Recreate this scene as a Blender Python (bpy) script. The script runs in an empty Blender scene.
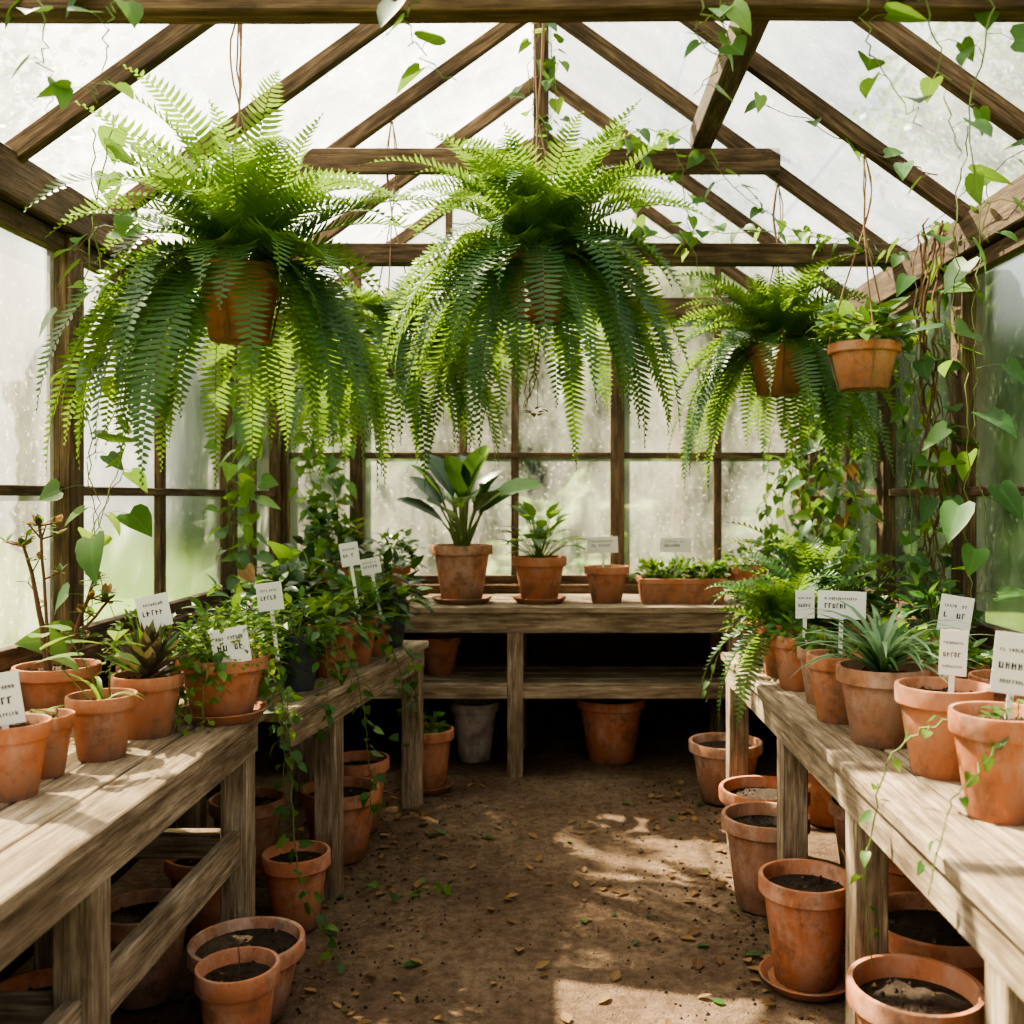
import bpy, math, random
from mathutils import Vector, Matrix, noise
random.seed(7)
R=random.random
def U(a,b): return a+(b-a)*random.random()
UP=Vector((0,0,1))
SUN=Vector((-.50,.40,.77)).normalized()
# ------------------------------------------------------------ materials
def newmat(name):
    m=bpy.data.materials.new(name); m.use_nodes=True
    nt=m.node_tree; nt.nodes.clear()
    out=nt.nodes.new('ShaderNodeOutputMaterial')
    return m,nt,out
def N(nt,t,**k):
    n=nt.nodes.new(t)
    for a,b in k.items(): setattr(n,a,b)
    return n
def ramp(nt,fac,stops):
    r=nt.nodes.new('ShaderNodeValToRGB'); nt.links.new(fac,r.inputs[0])
    e=r.color_ramp.elements
    while len(e)<len(stops): e.new(0.5)
    for i,(p,c) in enumerate(stops):
        e[i].position=p; e[i].color=(c[0],c[1],c[2],1)
    return r.outputs[0]
def mix(nt,fac,a,b,mode='MIX'):
    n=nt.nodes.new('ShaderNodeMix'); n.data_type='RGBA'; n.blend_type=mode
    for s,v in ((n.inputs[0],fac),(n.inputs[6],a),(n.inputs[7],b)):
        if hasattr(v,'links') : nt.links.new(v,s)
        elif isinstance(v,(int,float)): s.default_value=v
        else: s.default_value=(v[0],v[1],v[2],1)
    return n.outputs[2]
def mth(nt,op,a,b=0.5):
    n=nt.nodes.new('ShaderNodeMath'); n.operation=op
    for s,v in ((n.inputs[0],a),(n.inputs[1],b)):
        if hasattr(v,'links'): nt.links.new(v,s)
        else: s.default_value=v
    return n.outputs[0]
def objc(nt): return N(nt,'ShaderNodeTexCoord').outputs['Object']
def gca(nt):
    a=N(nt,'ShaderNodeAttribute'); a.attribute_name='gc'; return a.outputs['Vector']
def noi(nt,vec,scale,detail=4,rough=.55,vs=None):
    if vs:
        mp=N(nt,'ShaderNodeMapping'); mp.inputs['Scale'].default_value=vs
        nt.links.new(vec,mp.inputs[0]); vec=mp.outputs[0]
    n=N(nt,'ShaderNodeTexNoise'); n.inputs['Scale'].default_value=scale
    n.inputs['Detail'].default_value=detail; n.inputs['Roughness'].default_value=rough
    nt.links.new(vec,n.inputs['Vector']); return n.outputs[0]
def bump(nt,h,st,dist=.01):
    b=N(nt,'ShaderNodeBump'); b.inputs['Strength'].default_value=st; b.inputs['Distance'].default_value=dist
    nt.links.new(h,b.inputs['Height']); return b.outputs[0]
def prin(nt,out,col,rough=.8,nrm=None,spec=.3):
    p=N(nt,'ShaderNodeBsdfPrincipled')
    if hasattr(col,'links'): nt.links.new(col,p.inputs['Base Color'])
    else: p.inputs['Base Color'].default_value=(*col,1)
    p.inputs['Roughness'].default_value=rough
    p.inputs['Specular IOR Level'].default_value=spec
    if nrm: nt.links.new(nrm,p.inputs['Normal'])
    if out: nt.links.new(p.outputs[0],out.inputs[0])
    return p
def wood(name,dark,mid,light,stain=.8):
    m,nt,out=newmat(name); g=gca(nt)
    n1=noi(nt,g,9,6,.6,(0.6,6,6)); n2=noi(nt,g,30,5,.7,(0.25,8,8)); n3=noi(nt,g,3.2,4,.6); n4=noi(nt,g,14,5,.7,(.5,1.5,1.5))
    c=ramp(nt,n1,[(.3,dark),(.5,mid),(.72,light)])
    f=ramp(nt,n2,[(.38,(.34,.31,.28)),(.56,(1,1,1))])
    c=mix(nt,.8,c,f,'MULTIPLY')
    s=ramp(nt,n3,[(.35,(.5,.46,.42)),(.6,(1,1,1))])
    c=mix(nt,stain,c,s,'MULTIPLY')
    c=mix(nt,ramp(nt,n4,[(.56,(0,)*3),(.70,(.6,)*3)]),c,tuple(x*.6 for x in dark))
    prin(nt,out,c,.85,bump(nt,n2,.7,.004)); return m
def terracotta(name,a,b,white):
    m,nt,out=newmat(name); o0=objc(nt)
    oi=N(nt,'ShaderNodeObjectInfo')
    v=N(nt,'ShaderNodeVectorMath'); v.operation='ADD'
    nt.links.new(o0,v.inputs[0]); nt.links.new(oi.outputs['Random'],v.inputs[1]); o=v.outputs[0]
    n1=noi(nt,o,7,5,.6); n2=noi(nt,o,60,4,.6); n3=noi(nt,o,13,7,.75,(1,1,.5)); n4=noi(nt,o,11,7,.75)
    c=ramp(nt,n1,[(.3,a),(.7,b)])
    c=mix(nt,ramp(nt,n3,[(.45,(0,0,0)),(.68,(white,)*3)]),c,(.60,.46,.38))
    c=mix(nt,ramp(nt,oi.outputs['Random'],[(0,(.0,)*3),(1,(.5,)*3)]),c,(.32,.15,.085))
    c=mix(nt,ramp(nt,n4,[(.50,(0,)*3),(.64,(.65,)*3)]),c,(.15,.08,.05))
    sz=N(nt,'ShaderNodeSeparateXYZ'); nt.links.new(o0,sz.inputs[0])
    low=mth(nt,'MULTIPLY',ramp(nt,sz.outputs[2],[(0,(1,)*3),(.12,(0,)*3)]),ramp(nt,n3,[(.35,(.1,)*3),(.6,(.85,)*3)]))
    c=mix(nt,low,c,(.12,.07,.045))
    prin(nt,out,c,.88,bump(nt,n2,.35,.003),.15); return m
def leafmat(name,dark,light,trans=.45,tcol=None,rough=.45):
    m,nt,out=newmat(name); g=gca(nt); o=objc(nt)
    sx=N(nt,'ShaderNodeSeparateXYZ'); nt.links.new(g,sx.inputs[0])
    c=ramp(nt,sx.outputs[0],[(0,dark),(1,light)])
    n=noi(nt,o,14,3)
    c=mix(nt,ramp(nt,n,[(.3,(.4,)*3),(.7,(0,)*3)]),c,tuple(x*.5 for x in dark))
    vein=ramp(nt,mth(nt,'ABSOLUTE',sx.outputs[2]),[(0,(.4,)*3),(.12,(0,)*3)])
    c=mix(nt,vein,c,tuple(min(1,x*1.3+.03) for x in light))
    p=prin(nt,None,c,rough,None,.4)
    t=N(nt,'ShaderNodeBsdfTranslucent')
    tc=mix(nt,.6,c,tcol or (light[0]*1.6,light[1]*1.5,light[2]*.7))
    nt.links.new(tc,t.inputs[0])
    mx=N(nt,'ShaderNodeMixShader'); mx.inputs[0].default_value=trans
    nt.links.new(p.outputs[0],mx.inputs[1]); nt.links.new(t.outputs[0],mx.inputs[2])
    nt.links.new(mx.outputs[0],out.inputs[0]); return m
def glassmat(name,lo,hi,scale,vs,tint=(.95,.98,.97),mil=(.93,.96,.94),frost=.5,rr=.35):
    m,nt,out=newmat(name); o=objc(nt)
    n1=noi(nt,o,scale,7,.72,vs); n2=noi(nt,o,38,4,.7)
    f=ramp(nt,n1,[(.35,(lo,)*3),(.7,(hi,)*3)])
    sp=ramp(nt,n2,[(.58,(0,)*3),(.68,(.22,)*3)])
    f=mix(nt,1.0,f,sp,'ADD')
    t=N(nt,'ShaderNodeBsdfTransparent'); t.inputs[0].default_value=(*tint,1)
    rf=N(nt,'ShaderNodeBsdfRefraction'); rf.inputs['Color'].default_value=(*tint,1); rf.inputs['Roughness'].default_value=rr; rf.inputs['IOR'].default_value=1.08
    m0=N(nt,'ShaderNodeMixShader'); m0.inputs[0].default_value=frost
    nt.links.new(t.outputs[0],m0.inputs[1]); nt.links.new(rf.outputs[0],m0.inputs[2])
    d=N(nt,'ShaderNodeBsdfTranslucent'); d.inputs[0].default_value=(*mil,1)
    mx=N(nt,'ShaderNodeMixShader'); nt.links.new(f,mx.inputs[0])
    nt.links.new(m0.outputs[0],mx.inputs[1]); nt.links.new(d.outputs[0],mx.inputs[2])
    g=N(nt,'ShaderNodeBsdfGlossy'); g.inputs['Roughness'].default_value=.12
    m2=N(nt,'ShaderNodeMixShader'); m2.inputs[0].default_value=.04
    nt.links.new(mx.outputs[0],m2.inputs[1]); nt.links.new(g.outputs[0],m2.inputs[2])
    nt.links.new(m2.outputs[0],out.inputs[0]); return m
def plain(name,col,rough=.8,n=None,spec=.3,lo=.5):
    m,nt,out=newmat(name)
    if n:
        o=objc(nt); c=ramp(nt,noi(nt,o,n,5,.65),[(.35,tuple(x*lo for x in col)),(.65,col)])
        prin(nt,out,c,rough,bump(nt,noi(nt,o,n*2,4),.6,.01),spec)
    else: prin(nt,out,col,rough,None,spec)
    return m
M={}
M['bench']=wood('bench_wood',(.18,.125,.08),(.40,.30,.205),(.62,.50,.375))
M['frame']=wood('frame_wood',(.05,.03,.016),(.125,.078,.044),(.24,.16,.095))
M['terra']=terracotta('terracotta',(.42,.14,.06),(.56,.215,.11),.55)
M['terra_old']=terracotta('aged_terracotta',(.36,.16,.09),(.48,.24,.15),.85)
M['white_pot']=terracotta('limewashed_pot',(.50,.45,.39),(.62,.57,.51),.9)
M['grey']=plain('slate_glaze',(.06,.075,.08),.5,20)
M['soil']=plain('soil',(.04,.024,.015),.95,60)
M['fern']=leafmat('fern_leaf',(.012,.062,.022),(.062,.165,.036),.36,(.33,.50,.05))
M['leaf']=leafmat('green_leaf',(.014,.065,.015),(.065,.175,.03),.34,(.28,.44,.05))
M['dark']=leafmat('dark_leaf',(.008,.03,.012),(.032,.08,.024),.16,(.12,.22,.03),.28)
M['purple']=leafmat('succulent_leaf',(.03,.025,.02),(.11,.07,.05),.2,(.2,.2,.06),.4)
M['light']=leafmat('lime_leaf',(.055,.14,.025),(.16,.30,.05),.42,(.42,.56,.08))
M['stripe']=leafmat('pale_leaf',(.10,.20,.09),(.26,.38,.22),.35,(.4,.6,.3))
M['dry']=leafmat('dry_leaf',(.13,.065,.025),(.36,.22,.09),.3,(.5,.32,.1),.8)
M['stem']=plain('green_stem',(.11,.15,.04),.7)
M['brown']=plain('woody_stem',(.12,.065,.035),.85)
M['cord']=plain('jute_cord',(.20,.12,.07),.9)
M['label']=plain('label_card',(.80,.79,.74),.6)
M['ink']=plain('label_ink',(.035,.035,.035),.7)
M['glass']=glassmat('weathered_glass',.0,.22,2.6,(1,1,.4),(.90,.96,.92),(.93,.95,.90),.6,.30)
M['roofglass']=glassmat('weathered_roof_glass',.06,.42,1.9,(1,1,1),(.84,.92,.95),(.85,.93,1),.2,.3)
M['hedge']=plain('hedge_foliage',(.045,.095,.022),.85,5,.1,.12)
M['hedge2']=plain('pale_hedge_foliage',(.12,.19,.05),.85,5,.1,.3)
# ------------------------------------------------------------ mesh builder
class MB:
    def __init__(s): s.V=[];s.F=[];s.M=[];s.S=[];s.G=[];s.mats=[]
    def mi(s,k):
        if k not in s.mats: s.mats.append(k)
        return s.mats.index(k)
    def add(s,vs,fs,mat,smooth=True,gs=None):
        b=len(s.V); s.V.extend([tuple(v) for v in vs]); k=s.mi(mat)
        for f in fs: s.F.append([i+b for i in f]); s.M.append(k); s.S.append(smooth)
        if gs is None: gs=[(.5,.5,.5)]*len(vs)
        s.G.extend(gs)
    def build(s,name,origin=(0,0,0),bevel=0,sharp=True):
        ox,oy,oz=origin
        me=bpy.data.meshes.new(name)
        me.from_pydata([(x-ox,y-oy,z-oz) for x,y,z in s.V],[],s.F)
        for k in s.mats: me.materials.append(M[k])
        me.polygons.foreach_set('material_index',s.M)
        me.polygons.foreach_set('use_smooth',s.S)
        a=me.attributes.new('gc','FLOAT_VECTOR','POINT')
        a.data.foreach_set('vector',[c for g in s.G for c in g])
        if sharp: 
            try: me.set_sharp_from_angle(angle=math.radians(38))
            except Exception: pass
        me.update()
        o=bpy.data.objects.new(name,me); bpy.context.scene.collection.objects.link(o)
        o.location=origin
        if bevel:
            b=o.modifiers.new('bevel','BEVEL'); b.width=bevel; b.segments=1; b.limit_method='ANGLE'
        return o
def beam(mb,p0,p1,w,h,mat='frame',up=UP,jit=.0):
    p0=Vector(p0);p1=Vector(p1); d=(p1-p0); L=d.length; d.normalize()
    if abs(d.dot(up))>.95: up=Vector((0,1,0))
    s=d.cross(up).normalized(); u=s.cross(d).normalized()
    vs=[];gs=[]; off=(U(0,50),U(0,50),U(0,50))
    n=max(1,int(L/.5)) if jit else 1
    for i in range(n+1):
        t=i/n; c=p0+d*L*t
        if jit and 0<i<n: c=c+s*U(-jit,jit)+u*U(-jit,jit)
        for a,b in ((-1,-1),(1,-1),(1,1),(-1,1)):
            vs.append(c+s*(a*w/2)+u*(b*h/2)); gs.append((off[0]+L*t,off[1]+a*w/2,off[2]+b*h/2))
    fs=[(3,2,1,0),(n*4,n*4+1,n*4+2,n*4+3)]
    for i in range(n):
        for j in range(4):
            k=(j+1)%4; fs.append((i*4+j,i*4+k,i*4+4+k,i*4+4+j))
    mb.add(vs,fs,mat,False,gs)
def lathe(mb,c,prof,mat,n=36,wob=0):
    cx,cy,cz=c; vs=[];fs=[]
    for (r,z) in prof:
        for j in range(n):
            a=2*math.pi*j/n; rr=r*(1+wob*math.sin(3*a+cx*9))
            vs.append((cx+rr*math.cos(a),cy+rr*math.sin(a),cz+z))
    for i in range(len(prof)-1):
        for j in range(n):
            k=(j+1)%n; fs.append((i*n+j,i*n+k,i*n+n+k,i*n+n+j))
    mb.add(vs,fs,mat,True)
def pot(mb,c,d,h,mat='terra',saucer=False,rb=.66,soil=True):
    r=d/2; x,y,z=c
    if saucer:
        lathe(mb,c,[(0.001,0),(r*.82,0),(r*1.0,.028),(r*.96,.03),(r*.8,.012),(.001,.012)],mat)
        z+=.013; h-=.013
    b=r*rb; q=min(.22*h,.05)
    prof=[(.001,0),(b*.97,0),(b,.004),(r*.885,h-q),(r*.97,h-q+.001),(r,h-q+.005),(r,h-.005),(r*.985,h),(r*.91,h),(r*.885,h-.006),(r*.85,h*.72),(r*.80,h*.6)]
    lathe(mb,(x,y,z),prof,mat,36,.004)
    if soil:
        sz=h*.86; vs=[(x,y,z+sz+.006)]; fs=[]; n=24; rings=[.25,.5,.75,1]
        for q in rings:
            for j in range(n):
                a=2*math.pi*j/n; vs.append((x+r*.878*q*math.cos(a),y+r*.878*q*math.sin(a),z+sz+(U(-.004,.006) if q<1 else 0)))
        for j in range(n): fs.append((0,1+j,1+(j+1)%n))
        for i in range(3):
            for j in range(n):
                k=(j+1)%n; fs.append((1+i*n+j,1+i*n+n+j,1+i*n+n+k,1+i*n+k))
        mb.add(vs,fs,'soil',True)
        for i in range(40):
            a=U(0,6.28);q=r*.82*math.sqrt(R()); s=U(.003,.008); px,py,pz=x+q*math.cos(a),y+q*math.sin(a),z+sz+.004
            mb.add([(px-s,py,pz),(px,py-s,pz),(px+s,py,pz),(px,py+s,pz),(px,py,pz+s)],[(0,1,4),(1,2,4),(2,3,4),(3,0,4)],'soil' if i%7 else 'dry',False)
    return z+h*.86
def tube(mb,pts,r0,r1=None,mat='stem',sides=5):
    if r1 is None: r1=r0
    pts=[Vector(p) for p in pts]; n=len(pts); vs=[];fs=[]
    for i,p in enumerate(pts):
        t=(pts[min(i+1,n-1)]-pts[max(i-1,0)]).normalized()
        a=t.cross(UP if abs(t.z)<.9 else Vector((1,0,0))).normalized(); b=t.cross(a)
        r=r0+(r1-r0)*i/(n-1)
        for j in range(sides):
            q=2*math.pi*j/sides; vs.append(p+a*(r*math.cos(q))+b*(r*math.sin(q)))
    for i in range(n-1):
        for j in range(sides):
            k=(j+1)%sides; fs.append((i*sides+j,i*sides+k,i*sides+sides+k,i*sides+sides+j))
    mb.add(vs,fs,mat,True)
ROWS={
 'heart':[(0,.0,0),(.04,.26,-.13),(.13,.45,-.05),(.3,.5,.18),(.55,.40,.48),(.78,.19,.77),(1,0,1)],
 'ovate':[(0,.03,0),(.15,.3,.13),(.35,.48,.33),(.6,.42,.6),(.82,.2,.82),(1,0,1)],
 'paddle':[(0,.06,0),(.12,.22,.12),(.32,.42,.32),(.58,.5,.58),(.8,.38,.82),(.93,.18,.95),(1,0,1)],
 'lance':[(0,.1,0),(.2,.38,.2),(.45,.5,.45),(.7,.36,.7),(1,0,1)],
 'tiny':[(0,.05,0),(.5,.5,.5),(1,0,1)],
}
def leaf(mb,p,d,n,L,W,shape='ovate',bend=.15,fold=.2,mat='leaf',v=None):
    d=d.normalized(); s=d.cross(n)
    if s.length<1e-4: s=d.cross(Vector((1,.2,0)))
    s.normalize(); n=s.cross(d)
    if v is None: v=R()
    rows=ROWS[shape]; vs=[];gs=[]
    for (t,x,te) in rows:
        m=p+d*(L*t)-n*(bend*L*t*t); e=p+d*(L*te)-n*(bend*L*te*te)+n*(fold*x*W)
        vs+= [e-s*(x*W),m,e+s*(x*W)]; gs+=[(v,t,-1),(v,t,0),(v,t,1)]
    fs=[]
    for i in range(len(rows)-1):
        a=i*3; fs+=[(a,a+3,a+4,a+1),(a+1,a+4,a+5,a+2)]
    mb.add(vs,fs,mat,True,gs)
def rdir(zlo=-1,zhi=1):
    a=U(0,2*math.pi); z=U(zlo,zhi); q=math.sqrt(max(0,1-z*z)); return Vector((q*math.cos(a),q*math.sin(a),z))
def frond(mb,p,az,L,e0,e1,pw,mat='fern',steps=30,bias=.8,v=None):
    p=Vector(p); h=Vector((math.cos(az),math.sin(az),0)); side=Vector((-math.sin(az),math.cos(az),0))
    curl=U(-.5,.5); tw=U(-.55,.55); v=R() if v is None else v
    pts=[p.copy()]; ds=L/steps; c=p.copy(); fr=[]
    for i in range(steps):
        t=i/steps; e=e0+(e1-e0)*(t**bias)
        a2=curl*t; hh=h*math.cos(a2)+side*math.sin(a2)
        T=hh*math.cos(e)+UP*math.sin(e); c=c+T*ds; pts.append(c.copy()); fr.append((c.copy(),T))
    tube(mb,pts[::3]+[pts[-1]],.0020,.0006,'stem',3)
    for i,(c,T) in enumerate(fr):
        t=(i+1)/steps
        if t<.10: continue
        S=side.copy(); Nn=S.cross(T).normalized()
        rot=Matrix.Rotation(tw*t,3,T); S=rot@S; Nn=rot@Nn
        env=min(1,(t-.03)*5)*(1-max(0,(t-.5)/.5)**1.6)
        w=ds*.80*.5*(.6+.4*(1-t*t))
        for sg in (-1,1):
            pl=pw*max(.08,env)*U(.88,1.08); o=T*(ds*.25*sg)
            D=(S*sg*math.cos(.25)+T*math.sin(.25)).normalized()
            dr=U(.1,.4); wv=(T-D*T.dot(D)).normalized()
            q=[]; g=[]; vv=min(1,max(0,v+U(-.12,.12)))
            for (tt,ww) in ((0,.6),(.12,1.1),(.34,1.0),(.42,.85),(.66,.88),(.74,.66),(1,.08)):
                m=c+o+D*(pl*tt)-Nn*(dr*pl*tt*tt)+T*(pl*.14*tt*tt)
                q+=[m-wv*(w*ww),m+wv*(w*ww)]; g+=[(vv,tt,.5),(vv,tt,.5)]
            mb.add(q,[(k*2,k*2+2,k*2+3,k*2+1) for k in range(6)],mat,True,g)
def fern(mb,c,n,L,pw,low=.55,mat='fern',steps=30,up=1.0,gap=None,r0=.06,wide=.9):
    c=Vector(c)
    for i in range(n):
        t=(i+.5)/n; az=i*2.39996+U(-.3,.3)
        skip=gap is not None and abs(((az-gap+math.pi)%(2*math.pi))-math.pi)<.4 and R()<.72
        if t<low*.62:
            if skip: continue
            e0=U(.2,.9); e1=U(-1.65,-1.35); l=L*U(.75,1.12); bi=U(.3,.6)
        elif t<low:
            if skip: continue
            e0=U(.45,1.1); e1=U(-1.5,-1.05); l=L*U(.7,.95)*wide; bi=U(.6,1.0)
        else:
            e0=U(.7,1.5); e1=U(-1.0,.2); l=L*U(.45,.80)*up; bi=U(.9,1.9)
        b=c+Vector((math.cos(az),math.sin(az),0))*U(.01,r0)
        frond(mb,b,az,l,e0,e1,pw*U(.85,1.1),mat,max(14,int(steps*l/L)),bi,U(0,.75)+(.25 if t>low else 0))  # upper fronds shifted to the lighter green: sunlit tops put into the colour
def bush(mb,c,rx,h,n,L,W,shape='ovate',mat='leaf',stems=10,mat2=None,droop=0):
    c=Vector(c)
    for i in range(stems):
        d=rdir(.3,1); e=c+Vector((d.x*rx*.8,d.y*rx*.8,h*d.z*.85))
        mid=(c+e)/2+Vector((0,0,h*.12)); tube(mb,[c+Vector((d.x,d.y,0))*.01,mid,e],.003,.0015,'stem',4)
    for i in range(n):
        d=rdir(-.15-droop,1); k=U(.45,1)
        p=c+Vector((d.x*rx*k,d.y*rx*k,h*(.15+.85*max(-droop-.1,d.z)*k)))
        D=(Vector((d.x,d.y,d.z*.5+U(-.3,.35)))+rdir()*.45)
        leaf(mb,p,D,(UP+rdir()*.5+Vector((d.x,d.y,0))*.3),L*U(.6,1.2),W*U(.7,1.15),shape,U(.05,.4),.2,mat2 if (mat2 and R()<.35) else mat)
def hang(mb,c,d,h,top,bundle=3):
    x,y,z=c; r=d/2; tp=Vector(top); kn=Vector((x+(tp.x-x)*.6,y+(tp.y-y)*.6,z+h+min(.5,(tp.z-z-h)*.6)))
    for j in range(bundle):
        a=2*math.pi*j/bundle+.5; q=Vector((x+r*math.cos(a),y+r*math.sin(a),z+h-.012))
        tube(mb,[(x+r*.7*math.cos(a),y+r*.7*math.sin(a),z-.004),(x+r*.93*math.cos(a),y+r*.93*math.sin(a),z+h*.6),q+Vector((math.cos(a)*.006,math.sin(a)*.006,0)),q.lerp(kn,.5)+Vector((U(-.01,.01),0,0)),kn],.0032,.0032,'cord',5)
    for k in range(4):
        tube(mb,smooth_path([kn,kn.lerp(tp,.5)+Vector((U(-.03,.03),0,0)),tp],4,.004),.003,.003,'cord',5)
    tube(mb,[tp+Vector((.012*math.cos(k),0,.012*math.sin(k)-.012)) for k in [i*.7 for i in range(9)]],.002,.002,'brown',4)
def smooth_path(pts,sub=8,jit=.02):
    P=[Vector(p) for p in pts]; out=[]
    for i in range(len(P)-1):
        a=P[max(i-1,0)];b=P[i];c=P[i+1];d=P[min(i+2,len(P)-1)]
        for k in range(sub):
            t=k/sub
            out.append(.5*((2*b)+(c-a)*t+(2*a-5*b+4*c-d)*t*t+(3*b-a-3*c+d)*t**3)+rdir()*jit*R())
    out.append(P[-1]); return out
def vine(mb,pts,size=.08,gap=.09,mat='leaf',r=.0025,shape='heart',jit=.02,mat2='light',stemmat='stem',p2=.2,aspect=.85):
    path=smooth_path(pts,8,jit); tube(mb,path,r,r*.6,stemmat,4)
    acc=U(0,gap)
    for i in range(len(path)-1):
        a=path[i];b=path[i+1];l=(b-a).length; acc+=l
        while acc>gap:
            acc-=gap*U(.7,1.3); p=a.lerp(b,R())
            o=rdir(-.3,.4); st=p+o*size*U(.3,.8)
            tube(mb,[p,(p+st)/2+UP*.008,st],.0012,.001,stemmat,3)
            D=Vector((o.x*.7,o.y*.7,-.8+U(-.3,.9)))
            nn=Vector((o.x+U(-.8,.8),o.y-.4+U(-.7,.7),.5+U(-.4,.4)))
            q=R()
            leaf(mb,st,D,nn,size*U(.5,1.25),size*aspect*U(.7,1.1),shape,U(0,.35),.2,'dry' if q>.985 else (mat2 if q<p2 else mat))
# ------------------------------------------------------------ shell
XL,XR,YB,YF,EZ,RX,RZ=-1.6,1.5,5.75,-.4,2.4,-.05,3.52
def sheet(name,mt,nx,ny,x0,x1,y0,y1,zf):
    vs=[];fs=[]
    for j in range(ny+1):
        for i in range(nx+1):
            x=x0+(x1-x0)*i/nx; y=y0+(y1-y0)*j/ny; vs.append((x,y,zf(x,y)))
    for j in range(ny):
        for i in range(nx):
            a=j*(nx+1)+i; fs.append((a,a+1,a+nx+2,a+nx+1))
    mb=MB(); M[name+'_m']=mt; mb.add(vs,fs,name+'_m',True); return mb.build(name,sharp=False)
m,nt,out=newmat('dirt_floor'); o=objc(nt)
n1=noi(nt,o,1.6,6,.6); n2=noi(nt,o,26,7,.72); n3=noi(nt,o,120,3,.6); n4=noi(nt,o,7,6,.7)
c=ramp(nt,n1,[(.3,(.13,.08,.052)),(.55,(.235,.155,.102)),(.75,(.33,.23,.157))])
c=mix(nt,.8,c,ramp(nt,n2,[(.36,(.42,.39,.36)),(.6,(1,1,1))]),'MULTIPLY')
c=mix(nt,ramp(nt,n4,[(.52,(0,)*3),(.7,(.5,)*3)]),c,(.09,.056,.037))
c=mix(nt,ramp(nt,n3,[(.60,(0,)*3),(.70,(.6,)*3)]),c,(.05,.033,.023))
hh=mth(nt,'ADD',n2,mth(nt,'MULTIPLY',n3,.5))
prin(nt,out,c,.95,bump(nt,hh,1,.02),.15)
def fz(x,y): return .014*noise.noise(Vector((x*3,y*3,1)))+.008*noise.noise(Vector((x*11,y*11,5)))-.008
sheet('floor',m,160,260,XL-.02,XR+.02,YF-1.2,YB+.02,fz)
m,nt,out=newmat('lawn'); o=objc(nt)
c=ramp(nt,noi(nt,o,3,6,.7),[(.3,(.05,.10,.02)),(.7,(.13,.20,.055))]); prin(nt,out,c,.95,None,.1)
mb=MB(); M['lawn']=m
mb.add([(-30,-20,-.06),(30,-20,-.06),(30,45,-.06),(-30,45,-.06)],[(0,1,2,3)],'lawn'); mb.build('garden_lawn')
m,nt,out=newmat('old_brick'); o=objc(nt)
sx=N(nt,'ShaderNodeSeparateXYZ'); nt.links.new(o,sx.inputs[0]); cb=N(nt,'ShaderNodeCombineXYZ')
nt.links.new(mth(nt,'ADD',sx.outputs[0],sx.outputs[1]),cb.inputs[0]); nt.links.new(sx.outputs[2],cb.inputs[1])
br=N(nt,'ShaderNodeTexBrick'); nt.links.new(cb.outputs[0],br.inputs[0]); br.inputs['Scale'].default_value=4.4
br.inputs['Color1'].default_value=(.07,.033,.022,1); br.inputs['Color2'].default_value=(.035,.022,.018,1); br.inputs['Mortar'].default_value=(.035,.03,.027,1)
c=mix(nt,.6,br.outputs[0],ramp(nt,noi(nt,o,6,5),[(.3,(.3,)*3),(.7,(1,)*3)]),'MULTIPLY')
prin(nt,out,c,.9,bump(nt,br.outputs[1],-.6,.01)); M['brick']=m
DZ=.84
def wallbox(name,a,b):
    mb=MB(); x0,y0,z0=a;x1,y1,z1=b
    vs=[(x0,y0,z0),(x1,y0,z0),(x1,y1,z0),(x0,y1,z0),(x0,y0,z1),(x1,y0,z1),(x1,y1,z1),(x0,y1,z1)]
    mb.add(vs,[(0,3,2,1),(4,5,6,7),(0,1,5,4),(1,2,6,5),(2,3,7,6),(3,0,4,7)],'brick',False); mb.build(name,bevel=.004)
wallbox('wall_left',(XL-.1,YF,-.05),(XL,YB+.1,DZ))
wallbox('wall_right',(XR,YF,-.05),(XR+.1,YB+.1,DZ))
wallbox('wall_back',(XL,YB,-.05),(XR,YB+.1,DZ))
def zroof(x): return RZ-(RZ-EZ)*abs(x-RX)/1.55
def sidewin(name,X,sgn,thick,thin):
    mb=MB(); xc=X
    beam(mb,(xc+sgn*.03,YF,DZ+.03),(xc+sgn*.03,YB,DZ+.03),.16,.06)
    for y in thick: beam(mb,(xc,y,DZ+.06),(xc,y,EZ-.15),.085,.10)
    for y in thin: beam(mb,(xc,y,DZ+.06),(xc,y,EZ-.15),.035,.05)
    beam(mb,(xc,YF,1.42),(xc,YB,1.42),.045,.032)
    beam(mb,(xc,YF,DZ+.09),(xc,YB,DZ+.09),.05,.06)
    beam(mb,(xc,YF,EZ-.18),(xc,YB,EZ-.18),.05,.06)
    x=xc+sgn*.01
    mb.add([(x,YF,DZ+.05),(x,YB,DZ+.05),(x,YB,EZ-.15),(x,YF,EZ-.15)],[(0,1,2,3)],'glass',False)
    mb.build(name,bevel=.003)
sidewin('window_1',XL,-1,[-.3,1.7,3.26,4.87,5.7],[.7,2.5,4.05,5.3])
sidewin('window_2',XR,1,[-.3,1.5,2.75,3.6,4.44,5.7],[.6,5.05])
mb=MB(); beam(mb,(XL,YF,EZ-.075),(XL,YB+.05,EZ-.075),.12,.14); mb.build('trim_1',bevel=.006)
mb=MB(); beam(mb,(XR,YF,EZ-.075),(XR,YB+.05,EZ-.075),.12,.14); mb.build('trim_2',bevel=.006)
mb=MB()
beam(mb,(XL,YB,DZ+.03),(XR,YB,DZ+.03),.16,.06)
beam(mb,(XL,YB,1.64),(XR,YB,1.64),.045,.035); beam(mb,(XL,YB,DZ+.08),(XR,YB,DZ+.08),.05,.06)
beam(mb,(XL,YB,2.49),(XR,YB,2.49),.08,.11)
for x in (-1.127,.37): beam(mb,(x,YB,DZ+.06),(x,YB,2.45),.08,.085)
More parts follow.
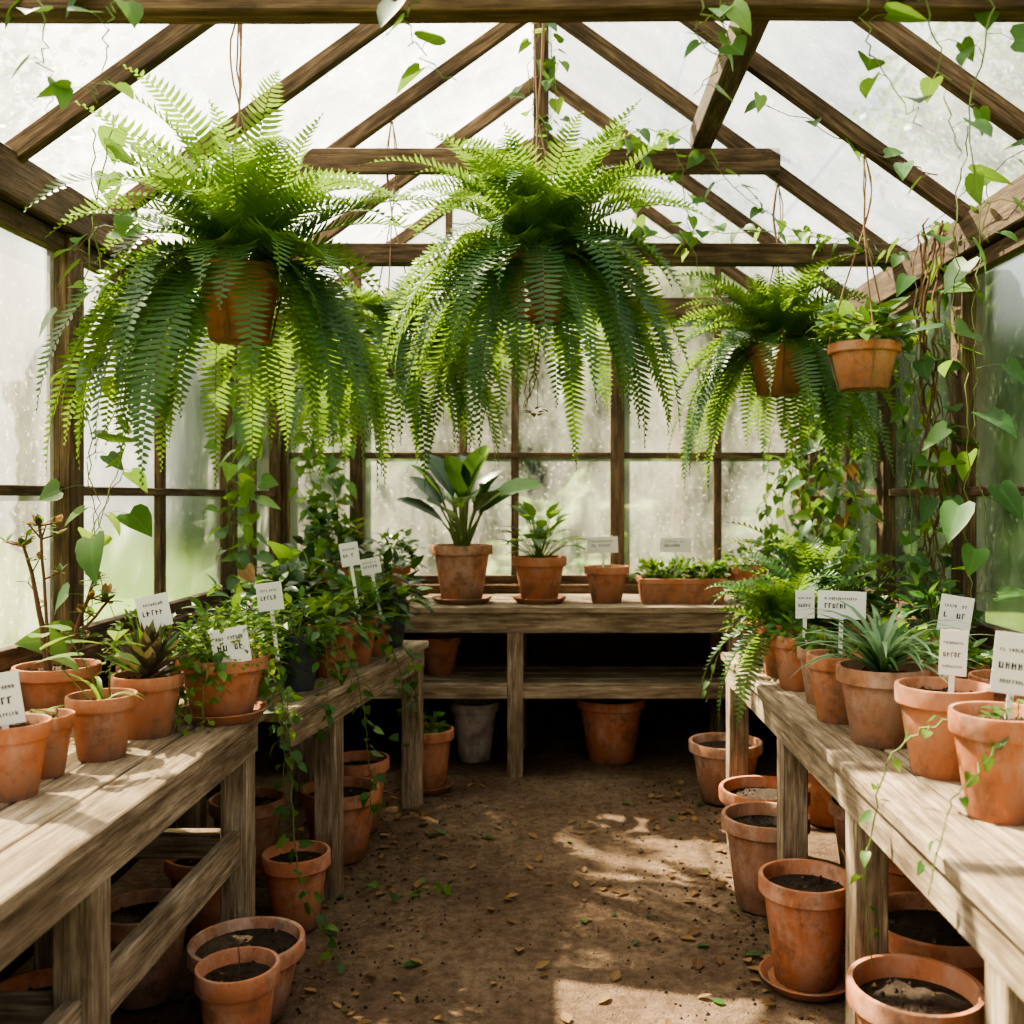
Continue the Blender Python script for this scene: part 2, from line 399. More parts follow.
for x in (-.52,-.22,.95): beam(mb,(x,YB,DZ+.06),(x,YB,2.45),.045,.03)
for x in (XL+.03,XR-.03): beam(mb,(x,YB,DZ+.06),(x,YB,2.45),.1,.1)
for x in (-1.127,-.6,-.05,.5,.95): beam(mb,(x,YB,2.5),(x,YB,zroof(x)-.05),.04,.04)
y=YB+.012
mb.add([(XL,y,DZ+.05),(XR,y,DZ+.05),(XR,y,EZ),(RX,y,RZ),(XL,y,EZ)],[(0,1,2,3,4)],'glass',False)
mb.build('window_3',bevel=.003)
# roof
mb=MB()
RAF=[-.35,.5,1.35,2.2,2.88,3.52,4.2,4.95,YB]
for y in RAF:
    for sx_ in (XL-.08,XR+.08):
        beam(mb,(sx_,y,zroof(sx_)-.035),(RX,y,RZ-.035),.042,.06,up=UP)
beam(mb,(RX,YF,RZ-.05),(RX,YB,RZ-.05),.04,.14)
for y,z in ((2.2,2.505),(4.2,2.42),(-.35,2.5)):
    beam(mb,(XL,y+.0,z),(XR,y,z),.07,.085,jit=.004)
for y in (4.2,-.35,1.35): 
    hw=(RZ-2.8)/(RZ-EZ)*1.55; beam(mb,(RX-hw,y-.045,2.8),(RX+hw,y-.045,2.8),.045,.10)
beam(mb,(RX,4.2,2.84),(RX,4.2,RZ-.08),.065,.065)
beam(mb,(.62,YF,2.905),(.62,4.2,2.905),.085,.10,jit=.003)
mb.build('roof_frame',bevel=.004)
mb=MB()
zt=.008
for xa in (XL-.14,XR+.14):
    for i in range(len(RAF)-1):
        y0,y1=RAF[i],RAF[i+1]; za=zroof(xa)
        for k in range(3):
            a0=k/3;a1=min(1,(k+1)/3+.015)
            p=lambda a,dz:(xa+(RX-xa)*a,0,za+(RZ-za)*a+dz)
            q0=p(a0,zt+.008);q1=p(a1,zt)
            mb.add([(q0[0],y0,q0[2]),(q0[0],y1,q0[2]),(q1[0],y1,q1[2]),(q1[0],y0,q1[2])],[(0,1,2,3)],'roofglass',False)
mb.build('ceiling')
# ------------------------------------------------------------ benches
def bench(name,x0,x1,y0,y1,z,legs,along='Y',planks=5,lower=None,front=0,loc=None,rot=0):
    mb=MB(); t=.032
    if along=='Y':
        w=(x1-x0)/planks
        for i in range(planks):
            xc=x0+w*(i+.5); beam(mb,(xc,y0+U(-.006,.006),z-t/2+U(-.001,.001)),(xc,y1+U(-.008,.008),z-t/2+U(-.001,.001)),w-.007,t,'bench')
        for xc in (x0+.035,x1-.035): beam(mb,(xc,y0+.03,z-t-.045),(xc,y1-.03,z-t-.045),.035,.09,'bench')
        for (yl) in legs:
            for xc in (x0+.06,x1-.06):
                beam(mb,(xc,yl,-.015),(xc,yl,z-t),.08,.08,'bench')
            beam(mb,(x0+.06,yl,z-t-.045),(x1-.06,yl,z-t-.045),.04,.09,'bench')
            if lower: beam(mb,(x0+.06,yl,lower),(x1-.06,yl,lower),.04,.08,'bench')
        if lower:
            xc=x1-.06 if front>0 else x0+.06
            beam(mb,(xc,min(legs),lower),(xc,max(legs),lower),.035,.10,'bench')
    else:
        w=(y1-y0)/planks
        for i in range(planks):
            yc=y0+w*(i+.5); beam(mb,(x0+U(-.004,.004),yc,z-t/2),(x1,yc,z-t/2),w-.006,t,'bench')
        for yc in (y0+.035,y1-.035): beam(mb,(x0+.02,yc,z-t-.05),(x1-.02,yc,z-t-.05),.035,.10,'bench')
        for xl in legs:
            for yc in (y0+.06,y1-.06): beam(mb,(xl,yc,-.015),(xl,yc,z-t),.08,.08,'bench')
        if lower:
            k=4; w=(y1-y0-.06)/k
            for i in range(k): beam(mb,(x0+.03,y0+.03+w*(i+.5),lower-.015),(x1-.03,y0+.03+w*(i+.5),lower-.015),w-.02,.03,'bench')
            beam(mb,(x0+.03,y0+.045,lower-.045),(x1-.03,y0+.045,lower-.045),.03,.06,'bench')
    o=mb.build(name,bevel=.004)
    if loc: o.location=loc; o.rotation_euler=(0,0,rot)
    return o
BZ=.76
bench('potting_bench',-1.53,-.867,.6,3.02,BZ,[.8,1.96,2.93],lower=.38,front=1)
bench('potting_bench',-.64,0,0,1.56,.74,[.46,1.48],front=1,loc=(-.80,3.05,0),rot=-.15)
bench('potting_bench',.69,1.42,.6,4.12,BZ,[.8,1.6,2.38,3.12,4.05],lower=None)
bench('potting_bench',-1.5,1.42,4.97,5.66,.85,[-1.3,-.19,.92,1.35],along='X',lower=.46)
# ------------------------------------------------------------ labels
def label(x,y,zs,w,h,zc,yaw=0,tilt=0,lines=2):
    mb=MB()
    ca,sa=math.cos(yaw),math.sin(yaw)
    def T(u,v,d):
        u2=u*math.cos(tilt)-v*math.sin(tilt); v2=u*math.sin(tilt)+v*math.cos(tilt)
        return (x+u2*ca-d*sa,y+u2*sa+d*ca,zc+v2)
    def bx(u0,u1,v0,v1,d0,d1,mat):
        vs=[T(u,v,d) for d in (d0,d1) for v in (v0,v1) for u in (u0,u1)]
        mb.add(vs,[(0,1,3,2),(4,6,7,5),(0,4,5,1),(2,3,7,6),(0,2,6,4),(1,5,7,3)],mat,False)
    bx(-w/2,w/2,-h/2,h/2,-.001,.001,'label')
    bx(-.006,.006,zs-zc-.02,-h/2+.01,.001,.004,'label')
    for k in range(lines):
        v=h*(.22-.26*k); u=-w*.36; hh=min(h,w)*(.045 if k!=1 else .085)
        while u<w*(.32 if k!=1 else .24):
            l=hh*U(1.0,1.6)
            if R()<.9:
                bx(u,u+l*.36,v-hh,v+hh,-.0016,-.0011,'ink')
                s=random.choice([-1,0,.7]); bx(u,u+l*.85,v+hh*s,v+hh*(s+.4),-.0016,-.0011,'ink')
                if R()<.4: bx(u+l*.6,u+l*.85,v-hh,v+hh*.9,-.0016,-.0011,'ink')
            u+=l+hh*.35
    mb.build('plant_label',origin=(x,y,zs),sharp=False)
# ------------------------------------------------------------ plants
def P(name,x,y,z,d,h,plant=None,mat='terra',saucer=False,rb=.66):
    mb=MB(); sz=pot(mb,(x,y,z),d,h,mat,saucer,rb)
    if plant: plant(mb,Vector((x,y,sz)))
    mb.build(name,origin=(x,y,z)); return sz
def strap(n,L,W,mat='leaf',e0=1.3,e1=-.6):
    def f(mb,c):
        for i in range(n):
            az=i*2.4+U(-.3,.3); a0=U(.6,e0); l=L*U(.6,1.1); k=6; p=c.copy()+Vector((math.cos(az),math.sin(az),0))*.008
            h=Vector((math.cos(az),math.sin(az),0)); s=Vector((-h.y,h.x,0)); vs=[];gs=[];v=R(); ef=U(e1-.4,e1+.5)
            for j in range(k+1):
                t=j/k; e=a0+(ef-a0)*t; T=h*math.cos(e)+UP*math.sin(e)
                nn=s.cross(T); w=W*(.6+.4*math.sin(t*2.6))*(1-t**3)*.5
                vs+=[p-s*w-nn*w*.3,p.copy(),p+s*w-nn*w*.3]; gs+=[(v,t,-1),(v,t,0),(v,t,1)]
                p=p+T*(l/k)
            fs=[]
            for j in range(k): a=j*3; fs+=[(a,a+3,a+4,a+1),(a+1,a+4,a+5,a+2)]
            mb.add(vs,fs,mat,True,gs)
    return f
def rosette(n,L,W,mat):
    def f(mb,c):
        for i in range(n):
            t=i/n; az=i*2.4; e=.25+1.15*t
            d=Vector((math.cos(az)*math.cos(e),math.sin(az)*math.cos(e),math.sin(e)))
            nn=Vector((-math.cos(az)*math.sin(e),-math.sin(az)*math.sin(e),math.cos(e)))
            leaf(mb,c+UP*(.04*t+.008)+d*.01,d,nn,L*(1-.3*t)*U(.9,1.1),W,'lance',-.12,.45,mat if i%4 else 'leaf')
    return f
def B(rx,h,n,L,W,shape='ovate',mat='leaf',mat2=None,droop=0,stems=10):
    return lambda mb,c: bush(mb,c,rx,h,n,L,W,shape,mat,stems,mat2,droop)
def fplant(n,L,pw,low=.25): return lambda mb,c: fern(mb,c,n,L,pw,low,'fern',26,1.25)
def figplant(mb,c):
    for i in range(20):
        az=i*2.4+U(-.2,.2); e=.30+1.05*(i/20); L=U(.21,.28); d=Vector((math.cos(az)*math.cos(e),math.sin(az)*math.cos(e),math.sin(e)))
        b=c+Vector((math.cos(az),math.sin(az),0))*.02; st=b+d*U(.08,.15)+UP*U(.10,.25)
        tube(mb,[b,(b+st)/2+UP*.03,st],.008,.005,'stem',5)
        leaf(mb,st,d+Vector((0,0,.12)),Vector((-math.cos(az)*math.sin(e),-math.sin(az)*math.sin(e)-.35,math.cos(e)))+rdir()*.35,L,.155,'paddle',U(.1,.4),.3,'dark' if i%6 else 'leaf')
def peace(mb,c):
    for i in range(44):
        az=i*2.4; e=U(.5,1.4); d=Vector((math.cos(az)*math.cos(e),math.sin(az)*math.cos(e),math.sin(e)))
        st=c+d*U(.08,.25); tube(mb,[c,st],.003,.002,'stem',4)
        leaf(mb,st,Vector((d.x,d.y,d.z*.3+.1)),UP+Vector((-d.x,-d.y,0))*.3,U(.10,.16),.065,'ovate',U(.2,.5),.2,'leaf')
def bare_succulent(mb,c):
    for k,(dx,dy,hh,lean) in enumerate([(-.02,0,.36,-.05),(.02,.02,.26,.05),(-.01,-.02,.42,-.02),(0,.02,.20,.09)]):
        pts=smooth_path([c+Vector((dx,dy,-.01)),c+Vector((dx+lean*.6,dy,hh*.5)),c+Vector((dx+lean*1.5,dy,hh))],4,.006)
        tube(mb,pts,.010 if k<2 else .005,.004,'brown',6)
        tp=pts[-1]
        for j in range(13):
            d=rdir(-.1,.9); leaf(mb,tp,d,UP,.045,.022,'lance',.1,.2,'dry' if R()<.55 else 'leaf')
        for j in range(6):
            q=pts[random.randrange(3,len(pts))]; d=rdir(.1,.9); tube(mb,[q,q+d*.05],.003,.002,'brown',4)
            for z in range(5): leaf(mb,q+d*.05,rdir(-.1,.9),UP,.036,.018,'lance',.1,.2,'dry' if R()<.5 else 'leaf')
def sprouts(n,hh,L,shape='ovate',mat='light'):
    def f(mb,c):
        for i in range(n):
            d=rdir(.6,1); q=c+Vector((U(-.03,.03),U(-.03,.03),0)); e=q+d*hh*U(.5,1.1)
            tube(mb,smooth_path([q,(q+e)/2+rdir()*.012,e],3,.002),.0025,.0012,'stem',4)
            for j in range(3): leaf(mb,e-d*hh*.15*j,rdir(-.2,.6),UP,L*U(.7,1.1),L*.55,shape,.2,.2,mat)
    return f
def trails(n,L,size,mat='light'):
    def f(mb,c):
        for i in range(n):
            a=U(math.pi*1.0,math.pi*2.1); h=Vector((math.cos(a),math.sin(a),0)); r=.13
            vine(mb,[c,c+h*r*.8+UP*.05,c+h*(r+.03)+UP*.0,c+h*(r+.05)-UP*L*U(.3,1)],size,size*.45,mat,.0015,'ovate',.006,'leaf')
    return f
# left bench 1
z=BZ
P('potted_seedling',-1.16,2.13,z,.16,.16); label(-1.16,2.09,z+.13,.085,.11,z+.215,.15,.15,3)
P('potted_seedling',-1.17,2.29,z,.13,.14,sprouts(3,.07,.03))
P('potted_seedling',-1.11,2.45,z,.165,.155,lambda mb,c:(strap(5,.16,.014,'light')(mb,c),sprouts(3,.24,.09,'heart')(mb,c)))
P('potted_succulent',-1.42,2.85,z,.235,.16,bare_succulent)
P('potted_succulent',-1.09,2.68,z,.185,.165,rosette(36,.15,.040,'purple')); label(-1.10,2.745,z+.14,.085,.09,z+.325,.2,.2)
P('potted_herb',-.955,2.88,z,.255,.18,lambda mb,c:(bush(mb,c,.17,.16,520,.022,.018,'tiny','light',12),bush(mb,c+Vector((-.05,.05,0)),.15,.2,150,.022,.015,'tiny','leaf',12,None,.7),trails(5,.22,.03)(mb,c)),saucer=True)
label(-.90,2.78,z+.16,.10,.10,z+.225,.25,.15)
P('potted_herb',-1.2,2.93,z,.16,.15,B(.14,.2,260,.025,.02,'tiny','light','leaf'))
# left bench 2
z=.74
P('potted_trailing_plant',-1.04,3.30,z,.2,.17,B(.17,.24,170,.06,.035,'ovate','leaf','light',.4)); label(-.91,3.20,z+.15,.08,.09,z+.34,.2,.12)
P('glazed_pot_plant',-.875,3.42,z,.16,.19,lambda mb,c:(bush(mb,c,.14,.16,150,.05,.03,'ovate','leaf',10,'light',.4),trails(4,.3,.04,'leaf')(mb,c)),'grey')
P('potted_herb',-1.03,3.62,z,.19,.17,B(.2,.22,180,.07,.04,'ovate','leaf','dark',.3))
P('potted_herb',-.82,3.70,z,.18,.19,B(.14,.15,130,.07,.035,'ovate','light','leaf',.2)); 
P('potted_herb',-.78,3.93,z,.18,.19,B(.14,.18,120,.07,.04,'ovate','leaf','light',.2))
P('potted_pothos',-1.04,3.93,z,.2,.18,B(.20,.28,130,.09,.07,'heart','leaf','dark',.2)); label(-.78,3.82,z+.16,.07,.09,z+.44,.2,.15); label(-.74,4.04,z+.16,.08,.065,z+.38,.1,.2)
P('potted_herb',-.75,4.17,z,.17,.18,B(.13,.18,100,.08,.05,'ovate','leaf','dark',.1))
P('glazed_pot_plant',-.72,4.40,z,.17,.2,B(.15,.24,110,.09,.035,'lance','dark','leaf',.1),'grey')
P('potted_herb',-1.0,4.25,z,.2,.18,B(.2,.30,130,.09,.05,'ovate','leaf','dark',.2))
# back bench
z=.85
P('potted_rubber_plant',-.476,5.2,z,.32,.30,figplant,'terra_old',saucer=True)
P('potted_peace_lily',-.07,5.2,z,.285,.24,peace,saucer=True)
s=P('potted_seedling',.28,5.2,z,.235,.19,sprouts(5,.05,.03)); label(.26,5.2,s,.16,.085,z+.30,.05,.03)
mb=MB()
def trough(mb,x,y,z,w,d,h):
    t=.018
    def ring(s,zz,ins): return [(x-w/2*s+ins,y-d/2*s+ins,z+zz),(x+w/2*s-ins,y-d/2*s+ins,z+zz),(x+w/2*s-ins,y+d/2*s-ins,z+zz),(x-w/2*s+ins,y+d/2*s-ins,z+zz)]
    rs=[ring(.92,0,0),ring(.97,h*.78,0),ring(1,h*.79,0),ring(1,h,0),ring(1,h,t),ring(1,h*.85,t)]
    vs=[v for r in rs for v in r]; fs=[(3,2,1,0)]
    for i in range(len(rs)-1):
        for j in range(4): k=(j+1)%4; fs.append((i*4+j,i*4+k,i*4+4+k,i*4+4+j))
    mb.add(vs,fs,'terra',False); mb.add(rs[-1],[(0,1,2,3)],'soil',False)
trough(mb,.67,5.2,z,.45,.2,.13)
for i in range(7): bush(mb,(.67-.18+.06*i,5.2+U(-.03,.03),z+.11),.07,.11,70,.045,.03,'ovate','light',6,'leaf')
mb.build('planter_trough',origin=(.67,5.2,z),bevel=.004); label(.64,5.2,z+.11,.16,.075,z+.30,0,0)
P('potted_herb',1.02,5.22,z,.2,.19,B(.13,.16,140,.04,.03,'ovate','leaf','light'))
P('potted_herb',-.85,5.25,z,.2,.19,B(.16,.22,140,.06,.04,'ovate','leaf','dark'))
P('potted_herb',-1.15,5.2,z,.22,.2,B(.2,.35,180,.07,.05,'ovate','leaf','dark'))
P('potted_herb',1.25,5.3,z,.2,.19,B(.14,.2,140,.05,.04,'ovate','leaf','dark'))
# right bench
z=BZ
P('potted_seedling',.90,2.0,z,.20,.21,sprouts(4,.06,.03),'terra'); label(.94,2.03,z+.18,.08,.125,z+.30,-.25,-.1,4)
P('potted_seedling',.905,2.31,z,.215,.205,None); label(.925,2.30,z+.17,.06,.105,z+.28,-.3,-.05,3)
P('potted_spider_plant',.86,2.60,z,.235,.20,lambda mb,c:(strap(52,.32,.018,'stripe',1.5)(mb,c),strap(26,.28,.017,'leaf',1.5)(mb,c)),'terra_old')
P('potted_seedling',.82,2.86,z,.18,.19,sprouts(6,.07,.04,'ovate','leaf')); label(.83,2.86,z+.16,.135,.08,z+.33,-.1,-.03)
P('potted_herb',.845,3.10,z,.165,.17,B(.07,.08,60,.04,.03,'ovate','leaf','light'),'terra_old'); label(.80,3.16,z+.15,.06,.09,z+.30,0,0)
P('potted_herb',.82,3.33,z,.18,.18,B(.10,.07,80,.045,.035,'ovate','leaf','light',.1))
P('potted_fern',.83,3.58,z,.20,.19,fplant(58,.42,.045,.3))
P('potted_herb',1.10,3.62,z,.2,.19,B(.16,.22,130,.06,.04,'ovate','leaf','dark',.1))
P('potted_herb',.80,3.84,z,.16,.16,B(.12,.12,90,.05,.03,'ovate','leaf','light',.3))
P('potted_fern',1.05,3.92,z,.2,.2,fplant(56,.58,.052,.25))
P('potted_seedling',1.2,2.62,z,.2,.17,sprouts(6,.08,.04)); label(1.10,2.72,z+.15,.085,.10,z+.32,-.2,-.15)
P('potted_seedling',1.17,2.9,z,.19,.16,B(.1,.1,80,.05,.03,'ovate','leaf','light'))
P('potted_seedling',1.12,3.14,z,.18,.16,B(.12,.10,80,.06,.04,'ovate','leaf','light'))
P('potted_seedling',1.18,2.33,z,.2,.17,sprouts(5,.08,.04))
P('potted_herb',1.3,3.38,z,.19,.18,B(.13,.22,100,.06,.045,'ovate','leaf','dark'))
P('potted_herb',1.18,2.02,z,.2,.17,B(.12,.14,80,.06,.04,'ovate','leaf','light'))
# under benches
E='terracotta_pot'
P(E,.79,2.17,0,.29,.34); P(E,1.0,2.6,0,.36,.3); P(E,.73,2.87,0,.27,.31,None,'terra',True)
P(E,.73,3.42,0,.30,.31,None,'terra_old'); P(E,.80,3.77,0,.34,.3); P(E,1.12,3.15,0,.3,.3); P(E,1.15,3.6,0,.3,.3,None,'terra_old')
P(E,.80,4.62,0,.34,.27,None,'terra_old'); P(E,1.2,4.3,0,.3,.28); P(E,1.18,2.15,0,.28,.3)
P(E,.31,5.32,0,.37,.33); P('limewashed_pot',-.42,5.32,0,.26,.31,None,'white_pot'); 
P(E,-.60,4.78,0,.25,.29,B(.08,.12,30,.07,.05,'heart','leaf'),'terra',True)
P(E,-.60,5.3,.46,.22,.2)
P(E,-.84,3.26,0,.22,.24); P(E,-.83,2.70,0,.31,.2,None,'terra_old'); P(E,-.77,2.43,0,.2,.26,lambda mb,c:tube(mb,[c,c+Vector((.005,0,.05)),c+Vector((0,0,.09))],.003,.001,'brown',5))
P(E,-.83,3.88,0,.31,.27); P(E,-1.15,3.75,0,.28,.27,None,'terra_old'); P(E,-.82,4.2,0,.26,.3); P(E,-1.18,2.28,0,.27,.26); P(E,-1.1,3.2,0,.28,.26); P(E,-1.15,2.8,0,.26,.25,None,'terra_old'); P(E,-.98,1.6,0,.28,.1)
# ------------------------------------------------------------ hanging plants
def HP(name,x,y,zc,d,h,top,plantfn,mat='terra'):
    mb=MB(); zb=zc-h/2; sz=pot(mb,(x,y,zb),d,h,mat); hang(mb,(x,y,zb),d,h,top); plantfn(mb,Vector((x,y,sz+.03))); mb.build(name,origin=(x,y,zb))
def zr(x): return zroof(x)-.065
HP('hanging_fern',-.907,2.88,1.955,.25,.21,(-.907,2.88,zr(-.907)),lambda mb,c:fern(mb,c,140,.76,.066,.60,steps=42,gap=-1.25,up=1.1,wide=.70))
HP('hanging_fern',-.055,3.52,2.13,.25,.21,(-.055,3.52,RZ-.12),lambda mb,c:fern(mb,c,130,.84,.072,.58,steps=42,gap=-1.55,up=1.08,wide=.80))
HP('hanging_fern',-.68,4.2,2.0,.24,.19,(-.68,4.2,zr(-.68)),lambda mb,c:fern(mb,c,80,.78,.066,.9,steps=36))
HP('hanging_fern',.95,4.2,1.93,.25,.20,(.95,4.2,zr(.95)),lambda mb,c:fern(mb,c,128,.72,.062,.60,steps=36,gap=-1.7))
HP('hanging_pothos',1.1,3.52,1.86,.25,.16,(1.1,3.52,zr(1.1)),lambda mb,c:(bush(mb,c,.16,.14,90,.07,.05,'heart','leaf',8,'light'),vine(mb,[c+Vector((.1,0,0)),c+Vector((.16,0,-.1)),c+Vector((.17,0,-.5)),c+Vector((.15,0,-.9))],.06,.06)))
# ------------------------------------------------------------ climbing vines
def V(name,paths,**k):
    mb=MB()
    for p in paths: vine(mb,p,**k)
    mb.build(name,origin=paths[0][0])
def vert(x,y,z0,z1,j=.08,n=5):
    return [(x+U(-j,j),y+U(-j,j),z0+(z1-z0)*i/n) for i in range(n+1)]
V('climbing_vine',[vert(-1.36,2.95,2.5,.95,.04),vert(-1.31,2.9,2.5,1.2,.05)],size=.12,gap=.16,p2=.12)
V('climbing_vine',[vert(-1.45,3.25,2.3,1.0,.06),vert(-1.43,3.1,2.3,1.3,.1)],size=.08,gap=.2,stemmat='brown')
V('climbing_vine',[vert(-1.45,4.72+U(-.1,.1),2.3,.8,.06) for i in range(3)]+[vert(-1.40,4.5,2.2,.9,.08) for i in range(2)],size=.095,gap=.08)
V('climbing_vine',[vert(-1.27+U(-.12,.15),5.35,2.4,.9,.07) for i in range(7)],size=.08,gap=.05,p2=.3)
V('climbing_vine',[vert(1.36,3.6+U(-.08,.05),2.35,.8,.06) for i in range(3)]+[vert(1.38,3.55,2.35,.8,.05)],size=.09,gap=.11,stemmat='brown')
V('climbing_vine',[vert(1.36,3.6+U(-.08,.05),2.38,.8,.05) for i in range(7)],size=.05,gap=.5,stemmat='brown',r=.004)
V('climbing_vine',[vert(1.32+U(-.1,.05),4.5+U(-.1,.2),2.3,.8,.08) for i in range(8)],size=.08,gap=.055,p2=.3)
V('climbing_vine',[vert(1.24+U(-.12,.1),5.2,2.1,.9,.07) for i in range(8)],size=.06,gap=.045,p2=.5)
V('climbing_vine',[vert(1.27,3.0,2.35,.95,.05),vert(1.20,2.95,2.5,1.1,.05)],size=.115,gap=.15,p2=.12)
V('trailing_vine',[[(x,2.2,2.56),(x+U(-.05,.05),2.14,2.45),(x+U(-.06,.06),2.13,2.45-l*.5),(x+U(-.1,.1),2.15,2.45-l)] for x,l in ((-1.12,.22),(-.96,.2),(.33,.18),(.72,.25),(.82,.32),(.9,.5),(-.3,.15),(.36,.1))],size=.08,gap=.11,p2=.08)
V('trailing_vine',[[(-1.3,2.18,2.56),(-.9,2.16,2.57),(-.5,2.2,2.56),(-.1,2.16,2.57),(.4,2.2,2.56),(.9,2.17,2.57),(1.3,2.2,2.56)]],size=.06,gap=.16)
V('trailing_vine',[[(.05,4.1,2.88),(.25,4.08,2.86),(.5,4.1,2.9),(.9,4.1,2.55),(1.25,4.1,2.45)],[(.0,4.15,2.5),(.4,4.12,2.48),(.9,4.15,2.5),(1.35,4.1,2.4)],[(.3,4.1,2.86),(.35,4.08,2.65),(.32,4.08,2.5)],[(.5,4.1,2.86),(.55,4.08,2.6),(.6,4.08,2.3)],[(-.05,4.12,3.4),(.02,4.1,3.1),(-.06,4.1,2.85)],[(-.05,4.12,3.35),(-.1,4.1,3.1),(-.02,4.1,2.85)]],size=.075,gap=.045)
V('trailing_vine',[[(1.38,1.8,2.42),(1.36,2.4,2.38),(1.38,3.0,2.42),(1.36,3.6,2.38),(1.36,4.3,2.4)],[(1.3,3.4,2.5),(1.1,3.5,2.62),(.7,3.5,2.8)]],size=.08,gap=.11,stemmat='brown')
V('trailing_ivy',[[(-.93,2.93,.93),(-.83,2.99,.84),(-.80,3.03,.6),(-.78,3.03,.3),(-.70,3.0,.1),(-.62,2.95,.02)],[(-.9,3.0,.9),(-.83,3.05,.8),(-.82,3.05,.5)],[(-.95,2.9,.93),(-.82,2.95,.8),(-.81,2.97,.66)],[(-.80,3.5,.92),(-.69,3.5,.78),(-.65,3.5,.5),(-.66,3.6,.25)],[(-.72,3.9,.93),(-.61,3.95,.72),(-.6,4.0,.4)],[(-.75,4.15,.92),(-.59,4.15,.72),(-.56,4.15,.5)]],size=.04,gap=.028,jit=.015)
V('trailing_ivy',[[(-.7,3.6,.02),(-.55,3.45,.02),(-.42,3.5,.02),(-.30,3.58,.015)]],size=.045,gap=.07,jit=.008)
V('trailing_ivy',[[(.85,2.0,.95),(.76,2.05,.92),(.70,2.1,.82),(.66,2.1,.6),(.68,2.12,.4)],[(.68,3.85,.95),(.64,3.85,.8),(.6,3.9,.6)],[(.9,1.95,.95),(.8,1.85,.9),(.72,1.8,.84),(.66,1.75,.7)]],size=.03,gap=.06,jit=.01)
mb=MB()
for i in range(5): tube(mb,smooth_path([(-.055,3.50,2.04),(-.06+U(-.03,.03),3.42,1.90),(-.055+U(-.05,.05),3.40,1.70)],6,.012),.0018,.001,'brown',4)
for i in range(7): leaf(mb,Vector((-.055,3.40,1.69))+rdir()*.02,rdir(-.3,.3),UP,.035,.022,'ovate',.1,.3,'dry')
mb.build('dried_roots',origin=(-.055,3.42,2.1))
mb=MB()
for i in range(460):
    x=U(-.8,.8) if R()<.4 else random.choice([U(-.95,-.40),U(.40,.8)]); y=U(1.8,4.9); z0=fz(x,y)+.004; a=U(0,6.28); l=U(.014,.06)
    leaf(mb,Vector((x,y,z0)),Vector((math.cos(a),math.sin(a),U(0,.2))),UP+rdir()*.2,l,l*.6,'ovate',-.1,.3,'dry' if R()<.88 else 'leaf')
for i in range(1600):
    x=U(-1.1,1.0); y=U(1.7,5); z0=fz(x,y); s=U(.002,.009)*(.6+abs(x)); a=U(0,3)
    q=[(x+s*math.cos(a+k*1.57)*U(.6,1.1),y+s*math.sin(a+k*1.57)*U(.6,1.1),z0) for k in range(4)]+[(x,y,z0+s*.9)]
    mb.add(q,[(0,1,4),(1,2,4),(2,3,4),(3,0,4)],'soil',True)
mb.build('fallen_leaves',origin=(0,3,0))
# ------------------------------------------------------------ garden outside
def shrub(name,x,y,rx,ry,rz,seed=0,mat='hedge'):
    import bmesh
    bm=bmesh.new(); bmesh.ops.create_icosphere(bm,subdivisions=5,radius=1)
    for v in bm.verts:
        n=noise.fractal(v.co*2.6+Vector((seed,0,0)),1,2,6)
        c=v.co*(1+.38*n); v.co=Vector((c.x*rx,c.y*ry,c.z*rz))
    me=bpy.data.meshes.new(name); bm.to_mesh(me); bm.free(); me.materials.append(M[mat])
    o=bpy.data.objects.new(name,me); bpy.context.scene.collection.objects.link(o); o.location=(x,y,rz*.6)
for i,(x,y,rx,rz,mt) in enumerate([(-6,17,3,3.0,'hedge'),(-2,18,2.6,2.6,'hedge'),(2.6,16,2.0,3.2,'hedge'),(6.5,16,2.6,3.0,'hedge'),(9.5,10,2,2.9,'hedge'),(-9.5,10,2.2,2.6,'hedge'),(-8,5.2,1.4,1.9,'hedge'),(-7.6,2.2,1.3,1.5,'hedge2'),(7.5,4.5,1.5,2.2,'hedge'),(7,8,1.2,1.7,'hedge2'),(.3,10.2,1.0,.85,'hedge2'),(-2.2,10.4,1.2,1.1,'hedge'),(2.6,9.5,.8,1.1,'hedge')]):
    shrub('garden_shrub',x,y,rx,1.3,rz,i*7,mt)
def tree(x,y,h,cr,n,cz):
    mb=MB(); tube(mb,smooth_path([(x,y,-.1),(x+.15,y,h*.4),(x-.1,y,h*.8),(x,y,h)],4,.03),.16,.05,'brown',10)
    cents=[Vector((x,y,cz))+rdir(-.6,.8)*cr*U(.4,.9) for i in range(14)]
    for c in cents: tube(mb,[(x,y,cz-cr*.6),((x+c.x)/2,(y+c.y)/2,c.z-.2),tuple(c)],.03,.008,'brown',5)
    for i in range(n):
        c=random.choice(cents)+rdir()*cr*.42*(R()**.5); leaf(mb,c,rdir(),rdir(),U(.08,.16),.09,'tiny',.1,.1,'leaf')
    mb.build('garden_tree',origin=(x,y,0))
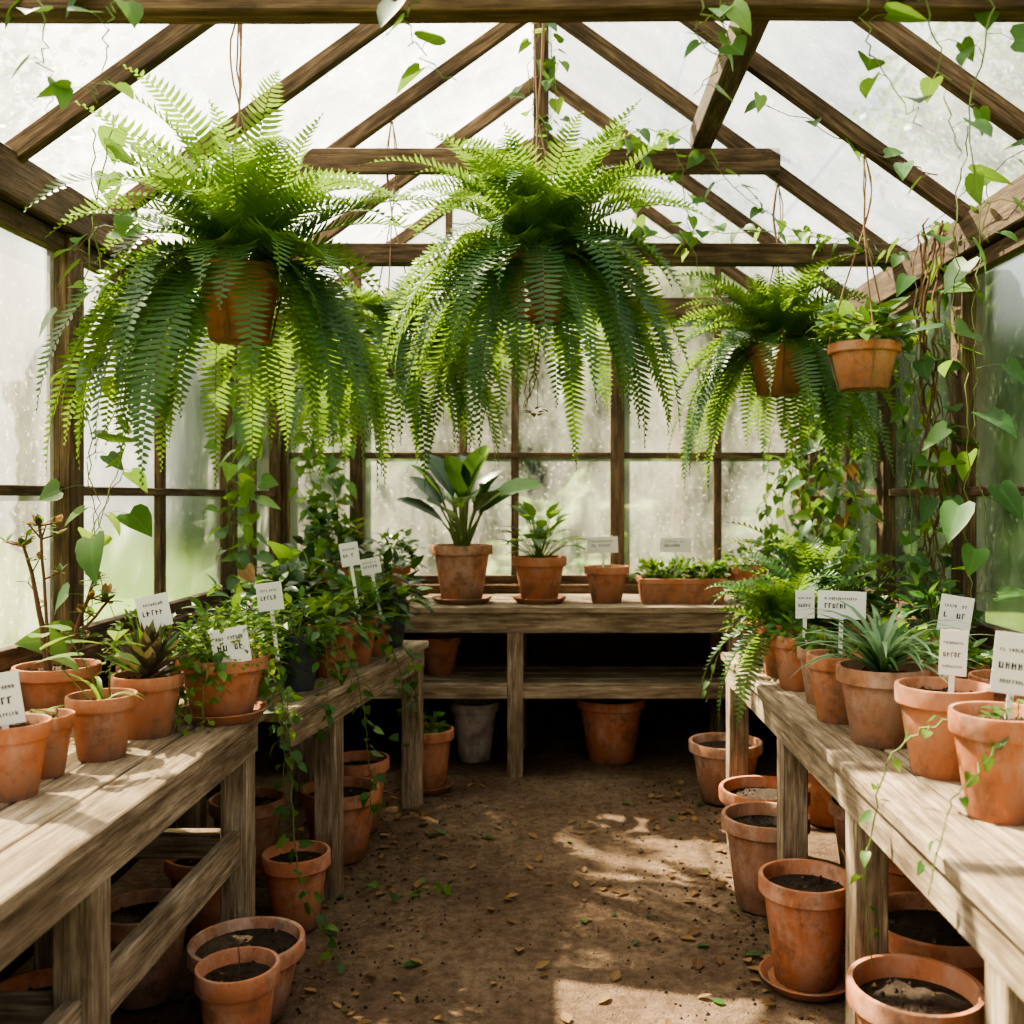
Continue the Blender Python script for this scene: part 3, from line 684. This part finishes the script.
tree(-4.8,7.4,5,1.6,4500,4.9); tree(4.6,8.0,5.5,1.9,7000,4.9); tree(1.5,12.6,4.5,1.5,6000,3.4)
# ------------------------------------------------------------ light
w=bpy.data.worlds.new('sky'); bpy.context.scene.world=w; w.use_nodes=True; nt=w.node_tree; nt.nodes.clear()
bg=N(nt,'ShaderNodeBackground'); ow=N(nt,'ShaderNodeOutputWorld')
tc=N(nt,'ShaderNodeTexCoord'); sp=N(nt,'ShaderNodeSeparateXYZ'); nt.links.new(tc.outputs['Generated'],sp.inputs[0])
c=ramp(nt,sp.outputs[2],[(0,(.90,.87,.78)),(.3,(.64,.70,.74)),(1,(.38,.51,.66))])
dp=N(nt,'ShaderNodeVectorMath'); dp.operation='DOT_PRODUCT'; nt.links.new(tc.outputs['Generated'],dp.inputs[0]); dp.inputs[1].default_value=tuple(SUN)
g=mth(nt,'POWER',mth(nt,'MAXIMUM',dp.outputs['Value'],0.0),3)
gl=mix(nt,1.0,c,mix(nt,g,(0,0,0),(4.0,3.35,2.5)),'ADD')
nt.links.new(gl,bg.inputs[0]); bg.inputs[1].default_value=1.2
nt.links.new(bg.outputs[0],ow.inputs[0])
sd=bpy.data.lights.new('sun','SUN'); sd.energy=44; sd.angle=math.radians(.6); sd.color=(1,.82,.57)
so=bpy.data.objects.new('sun',sd); bpy.context.scene.collection.objects.link(so)
so.rotation_euler=SUN.to_track_quat('Z','Y').to_euler()
try:
    vs_=bpy.context.scene.view_settings; vs_.view_transform='AgX'; vs_.look='AgX - Medium High Contrast'; vs_.exposure=.12
except Exception as e: print(e)
# ------------------------------------------------------------ camera
cd=bpy.data.cameras.new('camera'); co=bpy.data.objects.new('camera',cd); bpy.context.scene.collection.objects.link(co)
co.location=(0,0,1.4); co.rotation_euler=(math.pi/2,0,0); cd.lens=35; cd.sensor_width=36; cd.shift_x=-.04; cd.shift_y=-.0146
cd.dof.use_dof=True; cd.dof.focus_distance=3.0; cd.dof.aperture_fstop=3.0; cd.clip_start=.05
bpy.context.scene.camera=co
